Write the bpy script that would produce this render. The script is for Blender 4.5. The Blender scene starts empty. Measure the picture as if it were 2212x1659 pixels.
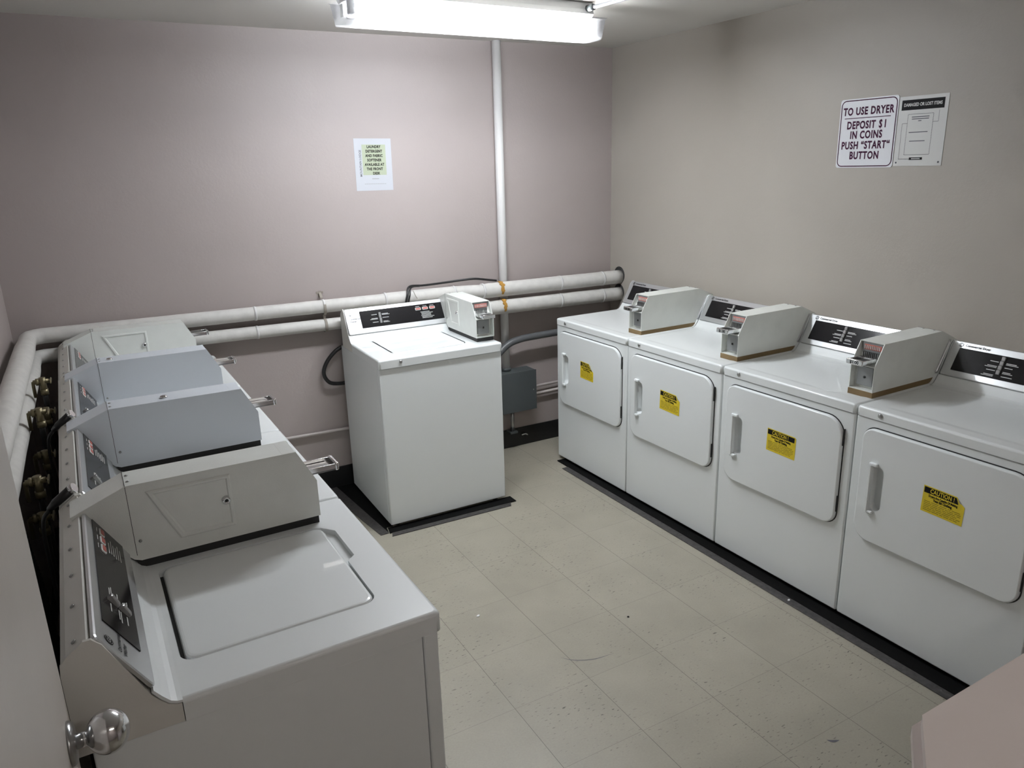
import bpy, bmesh, math, random
from mathutils import Vector, Matrix
random.seed(7)
S = bpy.context.scene
COL = S.collection

# ------------------------------------------------------------------ camera
CAM_LOC = Vector((-0.5252, -1.2952, 1.8182))
YAW, PITCH, ROLL, FPX = 0.50407, 0.28606, -0.02844, 1615.08
f_ = Vector((math.sin(YAW)*math.cos(PITCH), math.cos(YAW)*math.cos(PITCH), -math.sin(PITCH)))
r_ = Vector((math.cos(YAW), -math.sin(YAW), 0))
u_ = r_.cross(f_)
rr = r_*math.cos(ROLL) + u_*math.sin(ROLL)
uu = -r_*math.sin(ROLL) + u_*math.cos(ROLL)
cd = bpy.data.cameras.new('camera'); cam = bpy.data.objects.new('camera', cd); COL.objects.link(cam)
cd.sensor_fit = 'HORIZONTAL'; cd.sensor_width = 36; cd.lens = 36*FPX/2212
cd.clip_start = 0.02; cd.clip_end = 50
M = Matrix((rr, uu, -f_)).transposed().to_4x4(); M.translation = CAM_LOC
cam.matrix_world = M
S.camera = cam
# ------------------------------------------------------------------ world, view
S.view_settings.view_transform = 'Standard'
S.view_settings.look = 'None'
S.view_settings.gamma = 1
S.view_settings.use_curve_mapping = False
S.view_settings.exposure = 0.85
wd = bpy.data.worlds.new('world'); S.world = wd; wd.use_nodes = True
wd.node_tree.nodes['Background'].inputs[0].default_value = (0.5, 0.48, 0.45, 1)
wd.node_tree.nodes['Background'].inputs[1].default_value = 0.2
TUBE_POWER = 78.0        # emission strength of the fluorescent tubes
FILL_POWER = 21.0        # unseen lamp added behind the camera as fill

# ------------------------------------------------------------------ room numbers
XL, XR, YB, H = -0.905, 2.529, 2.8166, 2.4967
YF, YF2 = -0.95, -1.07
YH = -2.7

# ------------------------------------------------------------------ materials
def new_mat(name):
    m = bpy.data.materials.new(name); m.use_nodes = True
    return m, m.node_tree.nodes, m.node_tree.links, m.node_tree.nodes['Principled BSDF']
def setp(b, **k):
    for a, v in k.items():
        b.inputs[a.replace('_', ' ')].default_value = v
def mat(name, col, rough=0.5, metal=0.0, bump=0.0, bscale=200.0, var=0.0, vscale=6.0, coat=0.0, spec=None, emis=None):
    m, n, l, b = new_mat(name)
    b.inputs['Base Color'].default_value = (*col, 1)
    b.inputs['Roughness'].default_value = rough
    b.inputs['Metallic'].default_value = metal
    b.inputs['Coat Weight'].default_value = coat
    b.inputs['Coat Roughness'].default_value = 0.06
    if spec is not None: b.inputs['Specular IOR Level'].default_value = spec
    if emis:
        b.inputs['Emission Color'].default_value = (*emis[:3], 1); b.inputs['Emission Strength'].default_value = emis[3]
    tc = n.new('ShaderNodeTexCoord')
    if var > 0:
        t = n.new('ShaderNodeTexNoise'); t.inputs['Scale'].default_value = vscale; t.inputs['Detail'].default_value = 5
        l.new(tc.outputs['Object'], t.inputs['Vector'])
        mr = n.new('ShaderNodeMapRange'); mr.inputs[1].default_value = 0.3; mr.inputs[2].default_value = 0.7
        mr.inputs[3].default_value = 1-var; mr.inputs[4].default_value = 1+var
        l.new(t.outputs['Fac'], mr.inputs[0])
        mx = n.new('ShaderNodeVectorMath'); mx.operation = 'SCALE'; mx.inputs[0].default_value = col
        l.new(mr.outputs[0], mx.inputs['Scale']); l.new(mx.outputs[0], b.inputs['Base Color'])
    if bump > 0:
        t = n.new('ShaderNodeTexNoise'); t.inputs['Scale'].default_value = bscale; t.inputs['Detail'].default_value = 4
        l.new(tc.outputs['Object'], t.inputs['Vector'])
        bp = n.new('ShaderNodeBump'); bp.inputs['Strength'].default_value = bump; bp.inputs['Distance'].default_value = 0.002
        l.new(t.outputs['Fac'], bp.inputs['Height']); l.new(bp.outputs[0], b.inputs['Normal'])
    return m

PINK = mat('pink_wall_paint', (0.40, 0.350, 0.333), 0.5, bump=0.25, bscale=90, var=0.02, vscale=2)
BEIGE = mat('beige_wall_paint', (0.40, 0.37, 0.325), 0.5, bump=0.25, bscale=90, var=0.02, vscale=2)
CEIL = mat('ceiling_paint', (0.60, 0.58, 0.545), 0.8, bump=0.3, bscale=60)
LEDGE = mat('pink_gloss_trim', (0.68, 0.60, 0.56), 0.35, bump=0.1, bscale=80)
DOORM = mat('pink_door_paint', (0.58, 0.54, 0.50), 0.4, bump=0.15, bscale=60, var=0.03, vscale=5)
ENAMEL = mat('white_enamel', (0.84, 0.87, 0.87), 0.38, bump=0.05, bscale=350, coat=0.45)
ENAMEL2 = mat('white_enamel_box', (0.70, 0.745, 0.80), 0.33, bump=0.12, bscale=500)
ALMOND = mat('pale_plastic', (0.70, 0.685, 0.64), 0.4, bump=0.08, bscale=200)
BOXG = mat('coin_box_paint', (0.80, 0.82, 0.78), 0.33, bump=0.2, bscale=500, var=0.03, vscale=14)
SILVER = mat('brushed_silver', (0.62, 0.63, 0.64), 0.28, metal=0.75)
BLACKP = mat('black_panel', (0.012, 0.011, 0.012), 0.13, spec=0.22)
GREYP = mat('grey_rocker', (0.55, 0.55, 0.55), 0.25, metal=0.6)
CHROME = mat('chrome', (0.75, 0.75, 0.76), 0.12, metal=1.0)
DCHROME = mat('worn_chrome', (0.42, 0.42, 0.42), 0.28, metal=1.0)
DARK = mat('dark_gap', (0.02, 0.02, 0.02), 0.7)
RUBBER = mat('black_rubber', (0.012, 0.012, 0.013), 0.35, bump=0.2, bscale=60)
UNDER_SHADE = mat('painted_under_shade', (0.005, 0.005, 0.005), 0.9, spec=0.1)  # near-black sheet colour, the shade under the machines painted on the floor
STRIP = mat('dusty_black_strip', (0.05, 0.046, 0.045), 0.5, bump=0.3, bscale=120, var=0.4, vscale=60)
LABELW = mat('panel_lettering', (0.62, 0.62, 0.60), 0.5)
REDL = mat('red_price_label', (0.62, 0.16, 0.12), 0.5)
REDD = mat('red_button', (0.45, 0.10, 0.08), 0.4)
VAULT = mat('vault_grey', (0.30, 0.31, 0.31), 0.35, metal=0.3)
KRAFT = mat('brown_gasket', (0.22, 0.15, 0.07), 0.8)
YEL = mat('yellow_sticker', (0.80, 0.62, 0.03), 0.4, var=0.06, vscale=40)
YELD = mat('yellow_print', (0.22, 0.15, 0.01), 0.5)
INK = mat('black_ink', (0.010, 0.009, 0.010), 0.6, spec=0.15)
PURP = mat('maroon_ink', (0.055, 0.008, 0.035), 0.6, spec=0.15)
PAPER = mat('paper', (0.50, 0.515, 0.55), 0.4, coat=0.15)
GREENP = mat('green_highlight', (0.40, 0.44, 0.32), 0.4)
GREYINK = mat('grey_ink', (0.13, 0.13, 0.15), 0.6, spec=0.2)
LGREY = mat('light_grey_ink', (0.33, 0.33, 0.33), 0.5)
SIGNW = mat('sign_white', (0.76, 0.77, 0.80), 0.3)
PAPER2 = mat('poster_plastic', (0.60, 0.60, 0.58), 0.4)
PIPEW = mat('white_pipe_wrap', (0.64, 0.625, 0.595), 0.6, bump=0.5, bscale=30, var=0.06, vscale=25)
CONDW = mat('white_pipe_paint', (0.68, 0.67, 0.66), 0.4, bump=0.1, bscale=50)
FOAM = mat('orange_foam', (0.42, 0.22, 0.04), 0.9, bump=0.6, bscale=120)
PINKPIPE = mat('pipe_painted_pink', (0.50, 0.45, 0.43), 0.45)
BOXDARK = mat('grey_junction_box', (0.065, 0.075, 0.078), 0.45, bump=0.2, bscale=90)
FLEX = mat('grey_flex_conduit', (0.10, 0.105, 0.11), 0.4)
STRAP = mat('hanger_strap', (0.30, 0.27, 0.23), 0.7)
BRASS = mat('tarnished_brass', (0.20, 0.17, 0.10), 0.4, metal=0.6, bump=0.4, bscale=80)
HOUSING = mat('lamp_housing', (0.55, 0.55, 0.55), 0.5)
LITTER = mat('paper_scrap', (0.8, 0.8, 0.8), 0.6)
GALV = mat('galvanised_conduit', (0.5, 0.5, 0.52), 0.35, metal=0.9)

# fluorescent tube + acrylic lens
m, n, l, b = new_mat('fluorescent_tube')
setp(b, Base_Color=(0.9, 0.92, 0.95, 1), Emission_Color=(0.95, 0.985, 1.0, 1), Emission_Strength=TUBE_POWER)
TUBE = m
m, n, l, b = new_mat('fill_tube')  # glow of the added fill lamp
setp(b, Base_Color=(0.9, 0.9, 0.9, 1), Emission_Color=(1.0, 0.95, 0.90, 1), Emission_Strength=FILL_POWER)
FILLT = m
m, n, l, b = new_mat('acrylic_lens')
n.remove(b)
out = [x for x in n if x.type == 'OUTPUT_MATERIAL'][0]
tr = n.new('ShaderNodeBsdfTransparent'); tr.inputs[0].default_value = (0.96, 0.97, 1, 1)
tl = n.new('ShaderNodeBsdfTranslucent'); tl.inputs[0].default_value = (0.8, 0.8, 0.82, 1)
gl = n.new('ShaderNodeBsdfGlossy'); gl.inputs['Roughness'].default_value = 0.2; gl.inputs[0].default_value = (0.8, 0.8, 0.8, 1)
df = n.new('ShaderNodeBsdfDiffuse'); df.inputs[0].default_value = (0.8, 0.8, 0.82, 1)
m1 = n.new('ShaderNodeMixShader'); m1.inputs[0].default_value = 0.05
l.new(tr.outputs[0], m1.inputs[1]); l.new(tl.outputs[0], m1.inputs[2])
m2 = n.new('ShaderNodeMixShader'); m2.inputs[0].default_value = 0.04
l.new(m1.outputs[0], m2.inputs[1]); l.new(df.outputs[0], m2.inputs[2])
l.new(m2.outputs[0], out.inputs[0])
LENS = m
m, n, l, b = new_mat('prismatic_lens_side')
n.remove(b)
out = [x for x in n if x.type == 'OUTPUT_MATERIAL'][0]
tr = n.new('ShaderNodeBsdfTransparent'); tr.inputs[0].default_value = (0.50, 0.51, 0.54, 1)
tl = n.new('ShaderNodeBsdfTranslucent'); tl.inputs[0].default_value = (0.7, 0.7, 0.72, 1)
m1 = n.new('ShaderNodeMixShader'); m1.inputs[0].default_value = 0.07
l.new(tr.outputs[0], m1.inputs[1]); l.new(tl.outputs[0], m1.inputs[2]); l.new(m1.outputs[0], out.inputs[0])
LENS_SIDE = m

# floor: vinyl composition tiles, 12 inch grid
m, n, l, b = new_mat('vinyl_floor_tiles')
tc = n.new('ShaderNodeTexCoord'); sx = n.new('ShaderNodeSeparateXYZ'); l.new(tc.outputs['Object'], sx.inputs[0])
def mth(op, a, b2=None, c=None):
    q = n.new('ShaderNodeMath'); q.operation = op
    for i, v in enumerate((a, b2, c)):
        if v is None: continue
        if isinstance(v, (int, float)): q.inputs[i].default_value = v
        else: l.new(v, q.inputs[i])
    return q.outputs[0]
gx = mth('DIVIDE', mth('SUBTRACT', sx.outputs[0], 0.5075), 0.3125)
gy = mth('DIVIDE', mth('SUBTRACT', sx.outputs[1], 0.0), 0.3105)
def line(g, w): return mth('GREATER_THAN', mth('ABSOLUTE', mth('SUBTRACT', mth('FRACT', g), 0.5)), 0.5-w)
lx = line(gx, 0.0030); ly = line(gy, 0.0022)
cx = n.new('ShaderNodeCombineXYZ'); l.new(mth('FLOOR', gx), cx.inputs[0]); l.new(mth('FLOOR', gy), cx.inputs[1])
wn = n.new('ShaderNodeTexWhiteNoise'); wn.noise_dimensions = '3D'; l.new(cx.outputs[0], wn.inputs[0])
nz = n.new('ShaderNodeTexNoise'); nz.inputs['Scale'].default_value = 5; nz.inputs['Detail'].default_value = 8; l.new(tc.outputs['Object'], nz.inputs['Vector'])
base = n.new('ShaderNodeMapRange'); base.inputs[1].default_value = 0.3; base.inputs[2].default_value = 0.7; base.inputs[3].default_value = 0.93; base.inputs[4].default_value = 1.05
l.new(nz.outputs['Fac'], base.inputs[0])
tv = mth('ADD', mth('MULTIPLY', wn.outputs['Value'], 0.05), 0.975)
# flecks: stretched noise, direction alternates per tile
mp = n.new('ShaderNodeMapping'); mp.inputs['Scale'].default_value = (45, 150, 1); mp.inputs['Rotation'].default_value = (0, 0, 0.25)
l.new(tc.outputs['Object'], mp.inputs[0])
n2 = n.new('ShaderNodeTexNoise'); n2.inputs['Scale'].default_value = 1; n2.inputs['Detail'].default_value = 1; l.new(mp.outputs[0], n2.inputs['Vector'])
fk = n.new('ShaderNodeMapRange'); fk.inputs[1].default_value = 0.665; fk.inputs[2].default_value = 0.72; l.new(n2.outputs['Fac'], fk.inputs[0])
n3 = n.new('ShaderNodeTexNoise'); n3.inputs['Scale'].default_value = 3; l.new(tc.outputs['Object'], n3.inputs['Vector'])
fkm = n.new('ShaderNodeMapRange'); fkm.inputs[1].default_value = 0.4; fkm.inputs[2].default_value = 0.65; fkm.inputs[4].default_value = 0.75; l.new(n3.outputs['Fac'], fkm.inputs[0])
fleck = mth('MULTIPLY', fk.outputs[0], fkm.outputs[0])
n4 = n.new('ShaderNodeTexNoise'); n4.inputs['Scale'].default_value = 140; n4.inputs['Detail'].default_value = 2; l.new(tc.outputs['Object'], n4.inputs['Vector'])
sp = n.new('ShaderNodeMapRange'); sp.inputs[1].default_value = 0.2; sp.inputs[2].default_value = 0.8; sp.inputs[3].default_value = 0.95; sp.inputs[4].default_value = 1.05; l.new(n4.outputs['Fac'], sp.inputs[0])
mlt = mth('MULTIPLY', mth('MULTIPLY', base.outputs[0], tv), sp.outputs[0])
seam = mth('MAXIMUM', mth('MULTIPLY', lx, 0.62), mth('MULTIPLY', ly, 0.40))
dk = mth('MAXIMUM', seam, fleck)
mlt2 = mth('MULTIPLY', mlt, mth('SUBTRACT', 1.0, dk))
vs = n.new('ShaderNodeVectorMath'); vs.operation = 'SCALE'; vs.inputs[0].default_value = (0.365, 0.34, 0.275)
l.new(mlt2, vs.inputs['Scale']); l.new(vs.outputs[0], b.inputs['Base Color'])
b.inputs['Roughness'].default_value = 0.42
bp = n.new('ShaderNodeBump'); bp.inputs['Strength'].default_value = 0.25; bp.inputs['Distance'].default_value = 0.001
l.new(mlt2, bp.inputs['Height']); l.new(bp.outputs[0], b.inputs['Normal'])
FLOORM = m

# ------------------------------------------------------------------ mesh builder
class MB:
    def __init__(self, *mats):
        self.bm = bmesh.new(); self.mats = list(mats)
    def mi(self, m):
        if m is None: return 0
        if m not in self.mats: self.mats.append(m)
        return self.mats.index(m)
    def face(self, vs, m=None, smooth=False):
        try: f = self.bm.faces.new(vs)
        except ValueError: return None
        f.material_index = self.mi(m); f.smooth = smooth
        return f
    def v(self, *c): return self.bm.verts.new(c if len(c) == 3 else c[0])
    def box(self, x0, x1, y0, y1, z0, z1, m=None, bev=0.0, seg=2):
        V = [self.v(x, y, z) for x in (x0, x1) for y in (y0, y1) for z in (z0, z1)]
        F = [(0, 1, 3, 2), (4, 6, 7, 5), (0, 4, 5, 1), (2, 3, 7, 6), (0, 2, 6, 4), (1, 5, 7, 3)]
        fs = [self.face([V[i] for i in f], m) for f in F]
        if bev > 0:
            es = list({e for f in fs for e in f.edges})
            r = bmesh.ops.bevel(self.bm, geom=es, offset=bev, segments=seg, profile=0.5, affect='EDGES')
            for f in r['faces']: f.material_index = self.mi(m); f.smooth = True
        return self
    def prism(self, prof, a0, a1, axis='x', m=None, bev=0.0, seg=2):
        """extrude a closed profile; axis x: prof=(y,z); axis y: prof=(x,z); axis z: prof=(x,y)"""
        def P(p, a):
            return {'x': (a, p[0], p[1]), 'y': (p[0], a, p[1]), 'z': (p[0], p[1], a)}[axis]
        A = [self.v(*P(p, a0)) for p in prof]; B = [self.v(*P(p, a1)) for p in prof]
        k = len(prof); fs = [self.face(A[::-1], m), self.face(B, m)]
        for i in range(k): fs.append(self.face([A[i], A[(i+1) % k], B[(i+1) % k], B[i]], m))
        fs = [f for f in fs if f]
        if bev > 0:
            es = list({e for f in fs for e in f.edges if e.calc_face_angle(0) > 0.35})
            r = bmesh.ops.bevel(self.bm, geom=es, offset=bev, segments=seg, profile=0.5, affect='EDGES')
            for f in r['faces']: f.material_index = self.mi(m); f.smooth = True
        return self
    def tube(self, pts, rad, m=None, seg=12, cap=True, lump=0.0, smooth=True):
        pts = [Vector(p) for p in pts]; k = len(pts)
        rads = rad if isinstance(rad, (list, tuple)) else [rad]*k
        rings = []; prev = None
        for i, p in enumerate(pts):
            t = (pts[min(i+1, k-1)] - pts[max(i-1, 0)]).normalized()
            if prev is None:
                a = Vector((0, 0, 1)) if abs(t.z) < 0.9 else Vector((1, 0, 0))
                nn = t.cross(a).normalized()
            else:
                nn = (prev - t*prev.dot(t)).normalized()
            prev = nn; bb = t.cross(nn)
            rings.append([self.v(*(p + (nn*math.cos(2*math.pi*j/seg) + bb*math.sin(2*math.pi*j/seg))*(rads[i]*(1+random.uniform(-lump, lump))))) for j in range(seg)])
        for i in range(k-1):
            for j in range(seg):
                self.face([rings[i][j], rings[i][(j+1) % seg], rings[i+1][(j+1) % seg], rings[i+1][j]], m, smooth)
        if cap:
            self.face(rings[0][::-1], m); self.face(rings[-1], m)
        return self
    def lathe(self, prof, org=(0, 0, 0), d='z', m=None, seg=24):
        """prof = [(radius, height)...] about axis d through org"""
        o = Vector(org); ax = {'x': Vector((1, 0, 0)), '-x': Vector((-1, 0, 0)), 'y': Vector((0, 1, 0)), '-y': Vector((0, -1, 0)), 'z': Vector((0, 0, 1)), '-z': Vector((0, 0, -1))}[d] if isinstance(d, str) else Vector(d).normalized()
        a = ax.orthogonal().normalized(); b2 = ax.cross(a)
        rings = []
        for r, h in prof:
            if r < 1e-6: rings.append([self.v(*(o+ax*h))]); continue
            rings.append([self.v(*(o+ax*h+(a*math.cos(2*math.pi*j/seg)+b2*math.sin(2*math.pi*j/seg))*r)) for j in range(seg)])
        for i in range(len(rings)-1):
            A, B = rings[i], rings[i+1]
            for j in range(seg):
                j2 = (j+1) % seg
                if len(A) == 1 and len(B) == 1: continue
                if len(A) == 1: self.face([A[0], B[j2], B[j]], m, True)
                elif len(B) == 1: self.face([A[j], A[j2], B[0]], m, True)
                else: self.face([A[j], A[j2], B[j2], B[j]], m, True)
        if len(rings[0]) > 1: self.face(rings[0][::-1], m)
        if len(rings[-1]) > 1: self.face(rings[-1], m)
        return self
    def loops(self, loops, m=None, cap=True, smooth=False):
        """bridge a list of equal-length 3d loops, cap the last one"""
        R = [[self.v(*p) for p in L] for L in loops]
        k = len(R[0])
        for A, B in zip(R, R[1:]):
            for j in range(k): self.face([A[j], A[(j+1) % k], B[(j+1) % k], B[j]], m, smooth)
        if cap: self.face(R[-1], m)
        return R
    def holed(self, outer, inner, m=None):
        """planar face between outer loop verts and a list of inner loop vert lists"""
        es = []
        for L in [outer]+inner:
            for i in range(len(L)):
                e = self.bm.edges.get((L[i], L[(i+1) % len(L)])) or self.bm.edges.new((L[i], L[(i+1) % len(L)]))
                es.append(e)
        r = bmesh.ops.triangle_fill(self.bm, use_beauty=True, use_dissolve=False, edges=es)
        for g in r['geom']:
            if isinstance(g, bmesh.types.BMFace): g.material_index = self.mi(m)
    def text(self, s, size, mtx, m=None, align='CENTER', sx=1.0, off=0.0, ext=0.0, sp=1.0):
        """flat lettering; mtx maps text (x right, y up, z out)"""
        cu = bpy.data.curves.new('lettering', 'FONT'); cu.body = s; cu.size = size; cu.align_x = align; cu.align_y = 'CENTER'
        cu.offset = off; cu.extrude = ext; cu.resolution_u = 3; cu.space_character = sp
        o = bpy.data.objects.new('lettering', cu); COL.objects.link(o)
        dg = bpy.context.evaluated_depsgraph_get(); dg.update()
        me = bpy.data.meshes.new_from_object(o.evaluated_get(dg))
        bpy.data.objects.remove(o); bpy.data.curves.remove(cu)
        vs = [self.v(*(mtx @ Vector((v.co.x*sx, v.co.y, v.co.z)))) for v in me.vertices]
        for p in me.polygons: self.face([vs[i] for i in p.vertices], m)
        bpy.data.meshes.remove(me)
        return self
    def strip(self, mtx, x0, x1, y0, y1, m=None, z=0.0, th=0.0):
        P = [(x0, y0), (x1, y0), (x1, y1), (x0, y1)]
        self.face([self.v(*(mtx @ Vector((a, b2, z)))) for a, b2 in P], m)
        return self
    def build(self, name, parent=None, m=None, normals=True):
        bm = self.bm
        if normals: bmesh.ops.recalc_face_normals(bm, faces=bm.faces)
        for f in bm.faces:
            if f.smooth and f.calc_area() > 0.012: f.smooth = False
        me = bpy.data.meshes.new(name); bm.to_mesh(me); bm.free()
        for q in self.mats: me.materials.append(q)
        o = bpy.data.objects.new(name, me); COL.objects.link(o)
        if parent: o.parent = parent
        return o
def rrect(x0, x1, y0, y1, r, seg=6):
    """rounded rectangle outline; r single or (bl,br,tr,tl)"""
    if not isinstance(r, (tuple, list)): r = (r,)*4
    P = []
    for (cx, cy, a0, q) in ((x0+r[0], y0+r[0], 180, r[0]), (x1-r[1], y0+r[1], 270, r[1]), (x1-r[2], y1-r[2], 0, r[2]), (x0+r[3], y1-r[3], 90, r[3])):
        for i in range(seg+1):
            a = math.radians(a0+90*i/seg); P.append((cx+q*math.cos(a), cy+q*math.sin(a)))
    return P
def ring_plate(mb, rects, plane, m=None, smooth=False):
    """rects = [(x0,x1,y0,y1,r,depth)...]; plane fn (a,b,d)->xyz"""
    return mb.loops([[plane(a, b2, R[5]) for a, b2 in rrect(*R[:5])] for R in rects], m, True, smooth)
def bez(pts, k=8):
    """smooth path through points (Catmull-Rom)"""
    P = [Vector(p) for p in pts]; P = [2*P[0]-P[1]]+P+[2*P[-1]-P[-2]]; out = []
    for i in range(1, len(P)-2):
        for j in range(k):
            t = j/k
            out.append(0.5*((2*P[i])+(P[i+1]-P[i-1])*t+(2*P[i-1]-5*P[i]+4*P[i+1]-P[i+2])*t*t+(3*P[i]-P[i-1]-3*P[i+1]+P[i+2])*t**3))
    out.append(P[-2]); return out
def thing(name, label, cat, loc=(0, 0, 0), rz=0.0, group=None):
    o = bpy.data.objects.new(name, None); COL.objects.link(o); o.empty_display_size = 0.05
    o.location = loc; o.rotation_euler = (0, 0, rz)
    return tag(o, label, cat, group)
def tag(o, label, cat, group=None):
    o['label'] = label; o['category'] = cat
    if group: o['group'] = group
    return o
def struct(o): o['kind'] = 'structure'; return o
def lab(o, label): o['label'] = label; return o
def copy_tree(o, parent=None):
    c = o.copy(); COL.objects.link(c); c.parent = parent
    for ch in o.children: copy_tree(ch, c)
    return c

# ================================================================== SETTING
b = MB(FLOORM); b.box(XL-0.1, XR+0.1, YH, YB+0.1, -0.05, 0); struct(b.build('floor'))
b = MB(CEIL); b.box(XL-0.1, XR+0.1, YH, YB+0.1, H, H+0.08); struct(b.build('ceiling'))
b = MB(PINK); b.box(XL-0.1, XR+0.1, YB, YB+0.1, 0, H); struct(b.build('wall_back'))
b = MB(BEIGE); b.box(XR, XR+0.1, YH, YB, 0, H); struct(b.build('wall_right'))
b = MB(PINK); b.box(XL-0.1, XL, YH, YB, 0, H); struct(b.build('wall_left'))
b = MB(PINK); b.box(XL-0.1, XR+0.1, YH-0.1, YH, 0, H); struct(b.build('wall_hall'))
# front wall: left stub, header, half wall
b = MB(PINK)
b.box(XL, -0.73, YF2, YF, 0, H)
b.box(-0.73, XR, YF2, YF, 2.15, H)
b.box(0.33, XR, YF2, YF, 0, 1.012)
struct(b.build('wall_front'))
# ledge capping the half wall (clipped corner, stepped edge)
b = MB(LEDGE)
b.prism([(0.401, -0.797), (XR, -0.780), (XR, -1.115), (0.25, -1.115), (0.25, -0.905)], 1.030, 1.050, 'z', bev=0.004)
b.prism([(0.392, -0.790), (XR, -0.772), (XR, -1.12), (0.240, -1.12), (0.240, -0.898)], 1.012, 1.0295, 'z', bev=0.004)
struct(b.build('trim_1'))
# black cove base
b = MB(RUBBER); b.box(XL, XR, YB-0.006, YB, 0.0, 0.128, bev=0.002); struct(b.build('baseboard_back'))
b = MB(RUBBER); b.box(XL, XL+0.006, -0.9, YB-0.006, 0.0, 0.10); struct(b.build('baseboard_left'))

# door, standing open along the left side
dr = bpy.data.objects.new('door_1', None); COL.objects.link(dr); dr.location = (-0.674, -0.93, 0); dr.rotation_euler = (0, 0, 0); struct(dr)
b = MB(DOORM); b.box(-0.044, 0, 0.0, 0.862, 0.012, 2.04, bev=0.002)
b.build('door_panel', dr)
kb = MB(DCHROME)
kb.lathe([(0.0, 0), (0.034, 0), (0.034, 0.003), (0.030, 0.008), (0.016, 0.010), (0.0, 0.010)], (0, 0.800, 0.985), 'x', seg=32)
rose = kb.build('knob_rose', dr)
kb = MB(CHROME)
kb.lathe([(0.012, 0.008), (0.012, 0.022)]+[(0.0345*math.sin(math.radians(a)), 0.053-0.031*math.cos(math.radians(a))) for a in range(22, 181, 8)]+[(0, 0.084)], (0, 0.800, 0.985), 'x', seg=48)
kb.build('door_knob', dr)
kb = MB(DCHROME); kb.box(-0.034, -0.010, 0.860, 0.8635, 0.955, 1.015); kb.box(-0.028, -0.016, 0.8635, 0.871, 0.975, 0.995)
kb.build('latch', dr)

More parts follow.
